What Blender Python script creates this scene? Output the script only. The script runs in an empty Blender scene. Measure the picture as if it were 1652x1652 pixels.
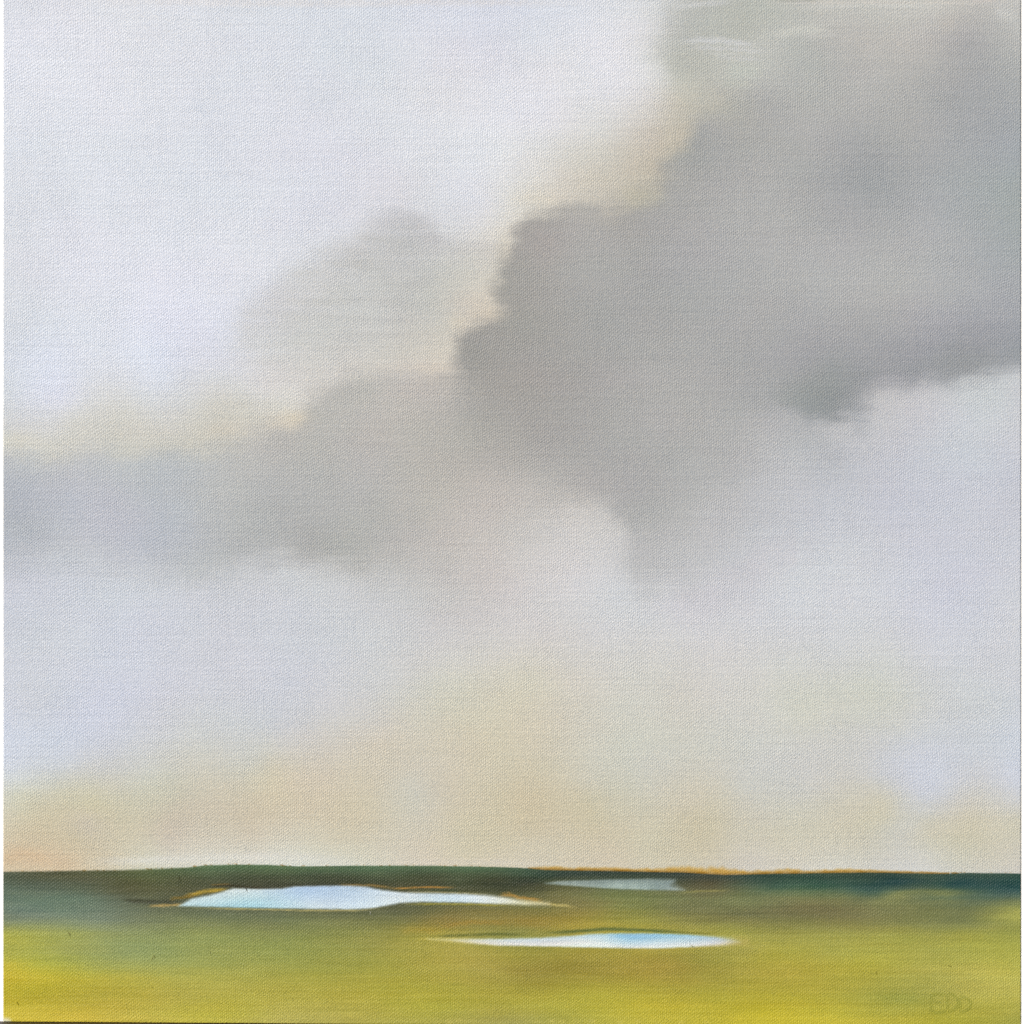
# A photographed oil painting: a square canvas board standing on a dark ledge against a white wall in daylight.
# The only thing in the picture is that painted canvas, so the paint itself is built: a finely divided relief of
# paint, split into its painted parts, pigment mixed in code, canvas weave and brush marks as node relief.
import math
import numpy as np
try:
    import bpy
except ImportError:
    bpy = None

PX = 0.406 / 1642.0          # metres on the canvas for one photograph pixel
MID = 826.0                  # middle of the photograph
EYE = 1.45                   # height of the camera and of the canvas centre
DIST = 0.95                  # camera to canvas
EXPOSURE = 0.30

def world(x, y, d=0.0):
    return ((x - MID) * PX, d, EYE - (y - MID) * PX)

# ------------------------------------------------------------------ camera, sky, sun, exposure
if bpy:
    sc = bpy.context.scene
    cam_data = bpy.data.cameras.new('camera')
    cam_data.sensor_width = 36.0
    cam_data.lens = 36.0 * DIST / (1652 * PX)
    cam_data.clip_start = 0.05
    cam_data.clip_end = 500.0
    cam = bpy.data.objects.new('camera', cam_data)
    cam.location = (0.0, -DIST, EYE)
    cam.rotation_euler = (math.radians(90), 0, 0)
    sc.collection.objects.link(cam)
    sc.camera = cam

    SUN = np.array([-0.42, -0.84, 0.42]); SUN /= np.linalg.norm(SUN)      # direction towards the sun
    elev = math.asin(SUN[2]); azim = math.atan2(SUN[0], SUN[1])
    wd = bpy.data.worlds.new('World'); sc.world = wd; wd.use_nodes = True
    nt = wd.node_tree
    sky = nt.nodes.new('ShaderNodeTexSky'); sky.sky_type = 'NISHITA'
    sky.sun_disc = False; sky.sun_elevation = elev; sky.sun_rotation = azim
    sky.dust_density = 2.0
    bg = nt.nodes['Background']; bg.inputs['Strength'].default_value = 0.07
    nt.links.new(sky.outputs['Color'], bg.inputs['Color'])

    sun_data = bpy.data.lights.new('sun', 'SUN')
    sun_data.energy = 3.0; sun_data.angle = math.radians(3.0); sun_data.color = (1.0, 0.965, 0.91)
    sun = bpy.data.objects.new('sun', sun_data)
    from mathutils import Vector
    sun.rotation_euler = Vector(tuple(-SUN)).to_track_quat('-Z', 'Y').to_euler()
    sun.location = (-2, -3, 5)
    sc.collection.objects.link(sun)

    sc.cycles.use_denoising = False          # keep the weave
    sc.cycles.use_adaptive_sampling = True; sc.cycles.adaptive_threshold = 0.04; sc.cycles.adaptive_min_samples = 24
    sc.cycles.max_bounces = 2; sc.cycles.diffuse_bounces = 1; sc.cycles.glossy_bounces = 1
    sc.view_settings.view_transform = 'Standard'
    sc.view_settings.look = 'None'
    sc.view_settings.exposure = EXPOSURE
    sc.view_settings.gamma = 1.0
    sc.view_settings.use_curve_mapping = False

# ------------------------------------------------------------------ PAINT: pigment as a function of the place on the canvas
#PAINT-BEGIN
def sstep(a, b, t):
    t = np.clip((t - a) / (b - a), 0, 1)
    return t * t * (3 - 2 * t)

def vnoise(x, y, sx, sy, seed):                  # gradient noise, about -0.5 .. 0.5, on a lattice turned a little per seed
    r = np.random.default_rng(seed)
    an = r.random((256, 256)) * 2 * np.pi; gx_, gy_ = np.cos(an), np.sin(an)
    rot = r.uniform(-0.5, 0.5)
    u = np.asarray(x) / sx; v = np.asarray(y) / sy
    u, v = u * math.cos(rot) - v * math.sin(rot) + 1000.3, u * math.sin(rot) + v * math.cos(rot) + 1000.7
    if sx > 6 * sy:                               # long drags stay level
        u = np.asarray(x) / sx + 1000.3 + 0.37 * np.floor(v * 0); v = np.asarray(y) / sy + 1000.7
    i = np.floor(u).astype(int); j = np.floor(v).astype(int)
    f = u - i; g = v - j
    F = f * f * f * (f * (f * 6 - 15) + 10); G = g * g * g * (g * (g * 6 - 15) + 10)
    def q(a, b):
        k = ((j + b) % 256, (i + a) % 256)
        return gx_[k] * (f - a) + gy_[k] * (g - b)
    return ((q(0, 0) * (1 - F) + q(1, 0) * F) * (1 - G) + (q(0, 1) * (1 - F) + q(1, 1) * F) * G) * 0.75

def fbm(x, y, sx, sy, seed, octaves=4):
    t = 0; a = 1.0
    for k in range(octaves):
        t = t + a * vnoise(x, y, sx / 2 ** k, sy / 2 ** k, seed + k * 17)
        a *= 0.5
    return t

class Spline:                                    # smooth blend through dabs of mixed colour (thin-plate spline)
    def __init__(self, pts, ay=1.0, lam=0.0):
        p = np.array(pts, float); self.ay = ay
        self.c = p[:, :2] * [1, ay] / 800.0; n = len(p)
        K = self.k(self.c, self.c) + lam * np.eye(n)
        P = np.c_[np.ones(n), self.c]
        A = np.zeros((n + 3, n + 3)); A[:n, :n] = K; A[:n, n:] = P; A[n:, :n] = P.T
        b = np.zeros((n + 3, p.shape[1] - 2)); b[:n] = p[:, 2:]
        self.w = np.linalg.solve(A, b)
        self.lo = p[:, 2:].min(0) - 5; self.hi = p[:, 2:].max(0) + 5
    @staticmethod
    def k(a, b):
        d2 = ((a[:, None] - b[None]) ** 2).sum(-1)
        return d2 * np.log(np.maximum(d2, 1e-12))
    def __call__(self, x, y):
        sh = np.shape(x); q = np.c_[np.ravel(x), np.ravel(y) * self.ay] / 800.0
        out = np.empty((len(q), self.w.shape[1]))
        for s in range(0, len(q), 20000):
            c = q[s:s + 20000]
            out[s:s + 20000] = self.k(c, self.c) @ self.w[:-3] + np.c_[np.ones(len(c)), c] @ self.w[-3:]
        return np.clip(out, self.lo, self.hi).reshape(sh + (-1,))

def shape_dist(poly, x, y):                      # signed distance (+ inside) and edge softness of a painted shape
    p = np.array(poly, float); n = len(p)
    best = np.full(np.shape(x), 1e18); soft = np.zeros(np.shape(x)); ins = np.zeros(np.shape(x), bool)
    for a in range(n):
        x0, y0, w0 = p[a]; x1, y1, w1 = p[(a + 1) % n]
        dx, dy = x1 - x0, y1 - y0
        t = np.clip(((x - x0) * dx + (y - y0) * dy) / max(dx * dx + dy * dy, 1e-9), 0, 1)
        d2 = (x - x0 - t * dx) ** 2 + (y - y0 - t * dy) ** 2
        m = d2 < best
        best = np.where(m, d2, best); soft = np.where(m, w0 + (w1 - w0) * t, soft)
        c = ((y0 > y) != (y1 > y))
        ins ^= c & (x < dx * (y - y0) / (dy if abs(dy) > 1e-9 else 1e-9) + x0)
    d = np.sqrt(best)
    return np.where(ins, d, -d), soft

def over(col, new, m):
    return col + (np.asarray(new, float) - col) * np.asarray(m)[..., None]

def dab(col, x, y, pts, w, rgb, op=1.0, soft=0.6, end=0.25, seed=0, rough=0.0):
    """one brush stroke along pts, w wide, fading at both ends"""
    p = np.array(pts, float); pad = w * 3 + 6
    bx = (x > p[:, 0].min() - pad) & (x < p[:, 0].max() + pad) & (y > p[:, 1].min() - pad) & (y < p[:, 1].max() + pad)
    if not bx.any(): return col
    X = x[bx]; Y = y[bx]
    seg = np.hypot(*np.diff(p, axis=0).T); cum = np.r_[0, np.cumsum(seg)]; tot = cum[-1]
    best = np.full(X.shape, 1e18); along = np.zeros(X.shape)
    for a in range(len(p) - 1):
        dx, dy = p[a + 1] - p[a]
        t = np.clip(((X - p[a, 0]) * dx + (Y - p[a, 1]) * dy) / (dx * dx + dy * dy), 0, 1)
        d2 = (X - p[a, 0] - t * dx) ** 2 + (Y - p[a, 1] - t * dy) ** 2
        m = d2 < best; best = np.where(m, d2, best); along = np.where(m, (cum[a] + t * seg[a]) / tot, along)
    d = np.sqrt(best) + rough * w * fbm(X, Y, 14, 3, 900 + seed, 3)
    k = sstep(w * (0.5 + soft * 0.5), w * max(0.5 - soft * 0.5, 0), d)
    k = k * sstep(0, end, along) * sstep(1, 1 - end, along) if end > 0 else k
    out = col.copy(); out[bx] = over(col[bx], rgb, k * op)
    return out

SKY = [
 (1420,690,196,196,199),(1500,650,200,200,203),(1600,620,200,204,205),(1640,640,202,204,207),(1550,720,202,206,212),(1640,760,200,202,210),(1450,800,198,200,209),(1350,760,192,194,199),(1300,850,200,202,207),(1550,850,202,204,212),(1640,880,204,206,213),(1200,880,200,200,203),(1400,880,204,206,211),(1200,800,189,190,191),(1100,900,191,191,191),(1640,700,204,206,211),  # x, y, r, g, b : pale sky and everything under the clouds
 (10,10,214,216,224),(30,60,220,222,230),(200,30,218,220,226),(200,150,220,222,229),(100,280,216,220,227),(100,400,218,220,228),(300,300,216,220,227),
 (450,60,214,218,225),(600,120,214,218,224),(500,200,216,218,226),(700,60,216,218,226),(780,60,214,216,225),(880,30,214,218,226),(740,150,220,220,225),(900,110,222,222,226),(980,140,222,222,226),(1030,60,218,218,219),
 (1060,20,210,211,211),(640,240,218,220,226),(800,220,222,224,228),(780,330,218,218,222),(700,300,216,218,223),(640,300,216,216,222),(250,450,222,224,233),(400,440,220,222,229),(150,560,218,222,230),(40,520,214,218,225),(330,560,216,218,228),
 (100,650,216,218,227),(250,620,216,220,228),(30,640,212,216,223),(520,330,216,218,226),(880,200,222,222,226),(980,200,214,213,210),(1060,120,213,213,211),
 (850,300,217,215,209),(810,360,217,215,209),(800,400,215,211,201),(920,240,212,210,204),(960,290,203,198,188),(1000,250,201,196,185),(1050,240,195,188,175),(1090,190,194,189,177),(1030,310,191,186,172),(930,320,202,196,185),
 (1110,150,191,190,179),(1085,110,191,192,184),(1130,130,188,187,178),(780,440,208,205,195),(785,505,211,204,192),(740,520,204,201,191),(720,570,206,201,190),
 (470,600,209,208,205),(550,590,208,206,201),(640,570,206,204,197),(690,590,205,200,192),(480,650,211,208,201),(440,640,209,207,200),(420,690,204,200,190),(470,680,210,203,190),(340,660,206,204,196),(380,640,207,206,200),(300,690,204,202,194),(200,670,207,206,199),(120,680,209,208,203),(20,710,210,209,201),(20,685,207,208,208),(160,710,204,203,195),(400,600,214,216,221),
 # under the clouds
 (20,900,200,202,209),(120,920,202,206,213),(250,960,204,208,215),(100,1020,206,210,217),(400,960,204,206,211),(480,930,204,206,208),(600,960,201,202,203),(700,960,199,198,196),(760,940,199,195,192),(840,900,204,200,197),(930,850,206,203,200),(980,900,206,205,205),(880,820,196,193,189),(1000,960,208,210,212),
 (300,1060,206,208,216),(60,1150,206,210,218),(400,1110,206,208,214),(560,1060,206,208,211),(700,1040,206,205,204),(820,1030,209,206,203),(950,1020,209,208,207),(1100,960,208,208,212),(1080,1040,210,209,207),(1250,980,208,210,214),(1250,920,206,208,211),(1380,960,210,212,216),(1550,940,204,206,216),(1640,980,208,210,215),(1500,1050,208,210,215),(1640,1090,208,210,214),
 (1350,1060,208,209,208),(1200,1060,210,209,207),(1400,1110,207,208,198),(1300,1150,208,208,196),(1150,1120,209,207,201),(1100,1150,208,206,196),(1500,1130,206,208,206),(1600,1160,206,210,213),
 (850,1090,210,206,191),(720,1120,208,206,192),(600,1150,207,205,200),(450,1180,204,205,206),(250,1180,206,208,212),(100,1230,206,210,215),(20,1250,210,214,217),(180,1230,205,206,206),
 (900,1150,210,204,188),(760,1190,209,202,181),(620,1210,208,200,183),(1000,1200,207,206,193),(1150,1200,207,206,197),(1320,1200,206,205,200),(1450,1180,206,207,204),(1430,1250,204,206,209),(1580,1240,206,208,212),(1640,1280,208,210,213),(1500,1290,206,208,212),
 (30,1285,209,208,190),(100,1280,206,202,181),(150,1300,205,198,170),(250,1275,204,202,184),(330,1260,205,200,183),(400,1230,205,204,193),(440,1245,210,203,182),(500,1270,210,199,178),(570,1260,208,200,180),(600,1310,208,199,176),(700,1270,207,200,183),(660,1280,205,202,188),(800,1250,208,200,177),(850,1300,205,194,166),(950,1260,206,202,185),(950,1300,204,196,170),(1050,1250,205,204,192),(1100,1310,206,198,176),(1200,1270,205,204,195),(1300,1280,205,204,196),(1150,1290,206,200,181),(1350,1310,207,202,184),(1430,1300,206,202,183),(1320,1330,206,202,184),
 (1450,1330,205,204,193),(1500,1330,206,202,184),(1560,1315,208,202,183),(1640,1320,208,204,186),(1620,1350,207,202,183),(1550,1360,206,202,181),(1400,1360,206,202,186),(1250,1350,207,202,183),(1150,1350,204,196,171),(1050,1360,206,200,177),(900,1350,207,198,174),(750,1350,208,200,175),(550,1350,209,202,180),(400,1330,206,196,175),(270,1350,204,194,177),(220,1330,205,198,175),(130,1350,204,194,169),(60,1330,205,194,167),(140,1330,203,194,175),
 (30,1375,210,195,167),(60,1390,210,195,167),(20,1395,210,195,167),(120,1385,210,196,168),(180,1395,209,200,176),(250,1385,211,208,190),(330,1385,216,214,200),(450,1383,215,214,201),(560,1387,214,212,196),(700,1388,211,202,182),(850,1385,210,202,181),(1000,1388,209,200,178),(1200,1390,209,204,192),(1350,1390,211,208,195),(1500,1392,209,208,200),(1640,1395,208,204,192)]

CLOUD = [  # main cloud and the bank at its left
 (1110,30,184,185,180),(1130,70,183,184,177),(1200,50,182,184,176),(1250,20,184,186,179),(1180,110,188,189,182),(1150,125,187,187,179),(1230,110,187,188,182),(1230,70,189,190,184),(1330,30,188,187,181),(1300,90,179,180,176),(1420,20,192,191,185),(1400,70,184,182,177),(1500,25,192,190,185),(1540,30,186,184,179),(1490,80,183,181,177),(1570,60,172,171,170),(1620,20,189,188,184),(1600,70,176,176,174),(1640,60,183,183,180),
 (1230,160,173,173,170),(1170,180,175,174,167),(1150,210,168,168,166),(1130,240,163,164,162),(1300,170,177,177,174),(1410,130,181,180,177),(1500,130,173,173,171),(1560,160,166,167,168),(1640,150,169,171,171),(1350,220,171,171,170),(1220,260,172,172,170),(1100,290,167,167,164),(1470,220,171,171,170),(1390,260,161,163,164),(1410,310,162,164,165),(1520,260,168,170,171),(1640,230,165,169,172),(1640,330,163,169,168),(1600,400,167,171,173),
 (1080,330,167,166,164),(1000,350,167,165,161),(930,350,170,168,164),(860,370,164,161,157),(880,420,167,164,161),(960,420,169,168,166),(1150,350,173,172,171),(1290,330,173,173,172),(1250,420,175,175,174),(1100,430,169,169,169),(1060,480,166,166,165),(830,430,161,159,155),(820,480,160,158,153),(870,500,162,160,156),(960,510,164,164,162),(790,530,159,157,153),(750,570,157,155,151),(780,610,161,158,154),(860,580,161,159,156),
 (1380,400,176,176,176),(1500,380,175,176,177),(1450,470,178,178,176),(1350,470,177,177,176),(1540,470,174,175,176),(1640,470,168,170,173),(1220,500,171,171,170),(1150,560,169,169,168),(1050,600,172,171,169),(960,620,167,165,163),(1300,540,167,167,168),(1420,540,165,165,167),(1250,600,167,167,168),(1520,530,166,166,171),(1640,540,160,162,167),(1560,580,158,159,164),(1480,590,158,158,164),(1400,590,160,160,164),(1340,620,154,156,158),(1640,580,160,162,167),
 (1200,640,171,171,170),(1100,680,175,174,172),(1000,690,171,170,168),(900,660,165,163,160),(820,650,164,161,157),(740,640,174,171,167),(690,630,188,183,177),(640,620,190,186,181),(580,630,185,183,178),(540,640,183,181,177),(520,680,183,181,176),(600,690,185,182,177),(680,690,182,179,173),(760,690,172,170,165),(880,720,169,167,164),(800,750,180,176,171),(720,760,185,181,175),
 (1250,690,181,181,182),(1200,740,181,181,181),(1100,760,175,175,174),(1010,780,171,170,169),(950,760,173,171,169),(1040,840,175,175,174),(1100,830,181,181,180),(1060,890,187,187,187),(1180,820,189,189,190),(1280,740,189,190,192),(900,790,184,182,178),(1240,790,191,192,195),
 (420,720,184,183,180),(460,710,183,181,177),(390,740,186,186,183),(300,750,184,187,189),(200,750,188,191,193),(100,750,189,191,193),(40,740,191,193,194),(30,790,179,183,191),(120,800,185,188,196),(30,850,179,183,189),(120,850,187,190,197),(200,830,188,190,198),(250,800,183,187,192),(270,860,184,188,195),(340,800,185,187,187),(330,880,183,186,189),(420,790,180,181,180),(500,770,180,180,178),(450,860,177,178,177),(380,900,181,183,184),(500,890,173,173,171),(560,890,175,176,173),(540,840,177,177,175),(600,800,180,179,176),(640,870,183,181,178),(600,760,183,181,178),(680,820,186,183,177),(740,860,193,188,183),(320,930,187,190,192),(400,930,189,191,195),(820,800,192,187,182),(780,840,195,190,185),(20,890,183,187,194)]

VEIL = [ # the smaller cloud at the upper middle
 (630,360,192,192,194),(660,380,186,186,186),(600,390,190,190,189),(710,390,193,192,192),(540,420,197,197,196),(480,440,202,202,202),(440,470,204,204,205),(400,520,206,206,207),(380,560,210,210,212),(450,540,200,200,198),(520,480,196,196,193),(600,450,189,189,186),(660,460,187,187,184),(720,440,193,192,187),(770,410,202,200,195),(760,460,203,198,188),(700,500,192,191,185),(620,520,192,192,189),(540,540,196,196,193),(500,580,203,202,198),(600,570,201,199,193),(660,550,198,195,188),(720,540,203,198,188),(740,500,204,197,186),(560,600,207,204,198),(450,600,210,208,206)]

WEDGE = [(1220,640,162,163,163),(1280,650,154,157,157),(1330,665,146,150,151),(1385,660,152,155,157),(1300,600,157,159,158),(1400,600,153,155,157),(1340,640,146,150,150),(1480,590,154,156,159),(1560,590,152,154,156),(1640,570,153,157,161),(1640,590,156,160,162),(1250,580,164,165,164),(1430,560,159,160,161)]

FIELD = [
 (10,1412,84,92,75),(70,1415,84,88,67),(150,1415,86,88,64),(230,1410,89,97,64),(330,1402,90,111,79),(450,1401,88,109,77),(600,1402,86,109,81),(750,1404,84,105,77),(850,1410,66,83,64),
 (300,1415,84,91,64),(420,1415,74,81,60),(560,1416,70,77,58),(700,1416,73,78,57),(800,1418,67,72,53),(880,1418,61,72,56),(640,1426,74,76,55),(740,1428,75,79,58),(820,1428,63,68,52),(860,1424,61,66,52),
 (260,1428,90,93,64),(200,1432,88,88,62),(60,1432,92,104,87),(10,1432,92,106,91),(120,1445,101,117,98),(40,1455,107,125,106),(100,1465,109,127,108),(180,1450,98,106,86),(180,1470,113,125,104),(60,1478,121,135,115),(250,1470,107,113,86),(330,1475,109,117,87),(250,1490,127,134,96),(150,1488,131,142,114),
 (10,1490,131,139,102),(10,1505,168,167,80),(60,1505,162,165,88),(10,1530,172,171,78),(10,1560,199,184,68),(10,1600,189,174,54),(10,1640,209,190,70),(120,1505,155,161,95),(110,1530,161,165,91),(200,1510,145,154,99),(210,1535,147,158,101),(150,1555,164,168,88),(60,1556,182,179,71),(250,1555,158,164,93),(100,1572,189,179,65),(200,1575,180,173,76),(60,1600,183,170,54),(150,1605,180,167,63),(100,1640,205,184,68),(220,1640,197,181,77),
 (320,1505,143,150,90),(330,1540,154,160,91),(320,1580,176,171,81),(330,1610,180,171,76),(350,1640,188,179,73),(360,1620,184,175,72),(420,1490,123,128,86),(450,1515,142,148,84),(450,1545,154,158,83),(450,1590,174,167,75),(450,1640,186,177,89),
 (450,1476,107,113,83),(560,1478,112,115,79),(640,1475,108,109,75),(700,1470,116,113,74),(560,1505,142,144,80),(620,1520,154,150,77),(600,1555,161,158,73),(580,1600,176,167,70),(600,1640,178,169,79),
 (660,1496,141,135,72),(720,1488,145,129,69),(800,1482,143,131,72),(780,1470,128,121,73),(870,1470,130,125,71),(850,1490,154,135,67),(920,1488,159,143,66),(900,1468,133,125,72),(700,1506,161,151,70),(780,1500,145,139,73),(850,1500,147,142,75),
 (980,1445,119,124,78),(1080,1448,120,124,82),(960,1460,132,127,77),(930,1440,114,114,76),(900,1434,105,104,69),(1000,1470,138,136,74),(1090,1465,122,123,80),(1180,1458,122,126,84),(1040,1485,155,150,74),(1100,1490,149,144,77),(1160,1478,122,119,76),(1180,1500,159,156,78),(1220,1480,120,119,78),
 (900,1412,61,72,61),(1000,1413,59,70,59),(1100,1416,68,74,63),(1150,1425,87,84,64),(1130,1438,109,106,75),(1200,1420,68,83,71),(1260,1416,58,79,67),(1250,1432,73,96,78),(1200,1442,109,116,81),
 (1340,1416,60,81,69),(1320,1432,69,96,77),(1400,1420,56,77,68),(1450,1428,51,75,73),(1500,1415,64,83,71),(1540,1428,49,77,75),(1600,1414,64,85,75),(1640,1430,49,79,77),(1400,1438,73,97,85),(1640,1440,75,99,92),(1280,1444,117,124,86),(1350,1446,115,122,85),(1450,1444,132,136,89),(1540,1442,119,128,88),
 (1300,1465,118,113,78),(1340,1476,120,115,78),(1400,1460,120,121,82),(1480,1450,117,123,86),(1560,1450,99,113,88),(1630,1452,109,120,89),(1500,1470,122,125,82),(1600,1470,136,138,82),(1645,1470,166,166,91),(1560,1488,126,130,83),(1400,1484,132,129,83),(1300,1490,136,133,79),(1480,1490,136,136,83),
 (1240,1508,160,156,80),(1340,1508,162,158,82),(1450,1505,156,154,79),(1560,1508,162,160,80),(1640,1500,156,158,83),(1250,1540,173,166,72),(1350,1540,173,168,79),(1500,1530,168,166,82),(1640,1535,173,172,81),(1380,1552,181,174,74),(1280,1565,178,165,70),(1500,1570,175,169,83),(1620,1570,190,183,88),(1640,1590,192,185,93),(1400,1585,174,167,73),(1300,1600,180,169,68),(1450,1610,161,161,75),(1540,1605,177,171,83),(1620,1620,182,175,81),(1250,1630,194,181,60),(1340,1645,198,185,68),(1450,1635,178,171,72),(1520,1645,176,169,66),(1640,1645,169,165,77),
 (740,1530,173,162,79),(700,1545,171,160,73),(820,1545,163,152,69),(780,1560,174,161,79),(900,1548,157,145,66),(860,1575,156,143,66),(1000,1545,166,151,67),(960,1565,158,145,66),(1060,1560,167,148,67),(1130,1550,157,148,68),(1200,1530,169,162,80),(1200,1565,170,159,71),(1100,1585,168,155,67),(720,1590,172,163,68),(700,1630,178,171,72),(840,1620,176,167,70),(960,1600,176,167,66),(950,1640,182,175,74),(1060,1620,190,177,64),(1150,1605,176,167,66),(1160,1640,192,179,64),(820,1645,167,161,84)]

HORIZON_X = [0,100,200,300,330,380,430,480,560,700,800,850,880,1000,1100,1170,1250,1400,1520,1560,1652]
HORIZON_Y = [1407,1405.5,1404,1400,1396.5,1395,1395.5,1398,1397,1397,1399,1401,1404,1406,1408,1412,1410,1408,1410,1408.5,1409.5]
def horizon(x): return np.interp(x, HORIZON_X, HORIZON_Y)

CLOUD_SHAPE = [(1092,-80,33.8),(1085,40,31.2),(1085,75,33.8),(1098,110,30),(1140,132,28.6),(1166,152,24.2),(1118,192,22.2),(1108,235,18.1),(1070,265,26.2),(1058,308,22.2),(990,336,30.2),(900,343,18.1),(850,350,18.1),(830,385,20.2),(803,420,20.2),(797,470,16.1),(807,492,22.2),(766,522,24.2),(737,545,20.2),(729,590,18.1),(724,612,32.2),(690,604,28.6),(560,606,23.4),(520,622,32.2),(493,660,24.2),(475,690,22.2),(400,702,28.2),(330,727,32.2),(100,734,26),(-80,722,26),
 (-80,905,40),(150,905,46),(300,935,40),(420,915,28.6),(450,895,26),(500,905,28.6),(560,915,30),(660,920,55),(760,880,55),(830,815,38),(930,805,28.6),(990,815,23.4),(1018,855,23.4),(1030,930,55),(1120,965,95),(1250,880,80),(1340,740,60),(1290,680,26),(1350,674,31.2),(1385,655,36.4),(1408,625,30),(1500,612,36.4),(1600,598,33.8),(1740,578,31.2),(1740,-80,30)]
VEIL_SHAPE = [(365,560,30),(385,505,22),(420,465,22),(470,425,24),(520,405,20),(570,385,22),(600,350,24),(650,342,20),(700,362,18),(722,386,12),(800,392,14),(830,450,16),(790,505,30),(735,590,24),(690,620,30),(500,640,36),(420,640,36)]
WEDGE_SHAPE = [(1200,632,34),(1240,650,26),(1300,668,20),(1345,674,17),(1378,664,24),(1398,622,26),(1500,606,24),(1600,594,20),(1740,574,18),(1740,535,40),(1560,545,40),(1450,568,44),(1330,600,44)]
POND_WEST = [(288,1462,3),(310,1450,3),(340,1444,3),(362,1438,3),(376,1433.5,2.4),(420,1434.5,2.4),(455,1434,2.4),(475,1430.5,2.4),(520,1429.5,2.4),(560,1429,2.7),(590,1431,3),(615,1436,3),(650,1440,3),(700,1441.5,3),(750,1442.5,3),(790,1445,3.8),(820,1449,4.5),(845,1453.5,6),(885,1459,7.5),(850,1460.5,4.5),(800,1458.5,2.7),(740,1456.3,2.7),(680,1455.3,2.7),(645,1457,2.7),(625,1461,2.7),(600,1465.5,2.4),(570,1467.5,2.4),(500,1466.5,2.4),(440,1465.5,2.4),(340,1463.3,2.4)]
POND_EAST = [(880,1425.5,3),(900,1422,2.4),(950,1420,2.4),(1000,1418.5,2.7),(1050,1418,3),(1090,1419.5,5),(1086,1428,10),(1104,1436,5),(1088,1437,2.4),(1000,1434.8,2.4),(950,1431.5,2.4),(905,1428,2.4)]
POND_SOUTH = [(690,1515.5,4.5),(760,1515,3.3),(810,1515,2.7),(870,1513.5,2.7),(920,1510.5,2.7),(950,1507.5,2.7),(1000,1506,2.4),(1050,1506,2.4),(1110,1508,2.4),(1160,1512,3.3),(1180,1515,6),(1192,1520,7.5),(1172,1525,4.5),(1130,1527.5,2.7),(1060,1530.5,2.4),(1000,1530,2.4),(920,1528.2,2.4),(850,1526.6,2.4),(800,1525.8,2.7),(760,1522,3.6)]
PW = [(300,1458,203,228,232),(350,1448,207,228,230),(400,1440,211,228,230),(400,1460,181,220,230),(450,1450,193,220,232),(480,1440,187,212,234),(560,1436,193,214,232),(500,1460,211,228,236),(600,1455,217,232,240),(560,1448,201,220,236),(650,1448,223,234,236),(720,1449,211,230,238),(780,1452,231,240,238),(840,1456,229,228,196)]
PE = [(890,1425,166,182,178),(920,1424,164,178,174),(960,1425,158,174,172),(1000,1426,178,196,192),(1000,1420,150,166,164),(1050,1428,164,182,180),(1050,1421,152,168,166),(1090,1424,152,168,168),(1095,1434,172,186,184),(1060,1434,160,178,178)]
PS = [(710,1516,212,207,147),(760,1518,222,221,197),(820,1520,222,227,223),(900,1518,218,225,225),(950,1514,212,229,231),(1005,1512,162,207,229),(985,1510,184,217,229),(1040,1516,176,211,229),(1000,1524,218,233,235),(1060,1525,230,239,239),(1080,1515,188,219,231),(1130,1518,204,221,227),(1160,1519,212,217,215),(1185,1520,210,205,173)]

def coarse(fn, x, y, step):                       # evaluate a smooth thing on a coarse lattice, then read it bilinearly
    x0, x1 = x.min() - step, x.max() + step; y0, y1 = y.min() - step, y.max() + step
    nx = int((x1 - x0) / step) + 2; ny = int((y1 - y0) / step) + 2
    gx, gy = np.meshgrid(x0 + np.arange(nx) * step, y0 + np.arange(ny) * step)
    r = fn(gx, gy); many = isinstance(r, tuple)
    u = (x - x0) / step; v = (y - y0) / step
    i = np.clip(np.floor(u).astype(int), 0, nx - 2); j = np.clip(np.floor(v).astype(int), 0, ny - 2)
    f = u - i; g = v - j
    def rd(a):
        F, G = (f, g) if a.ndim == 2 else (f[..., None], g[..., None])
        return (a[j, i] * (1 - F) + a[j, i + 1] * F) * (1 - G) + (a[j + 1, i] * (1 - F) + a[j + 1, i + 1] * F) * G
    return tuple(rd(a) for a in r) if many else rd(r)

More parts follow.
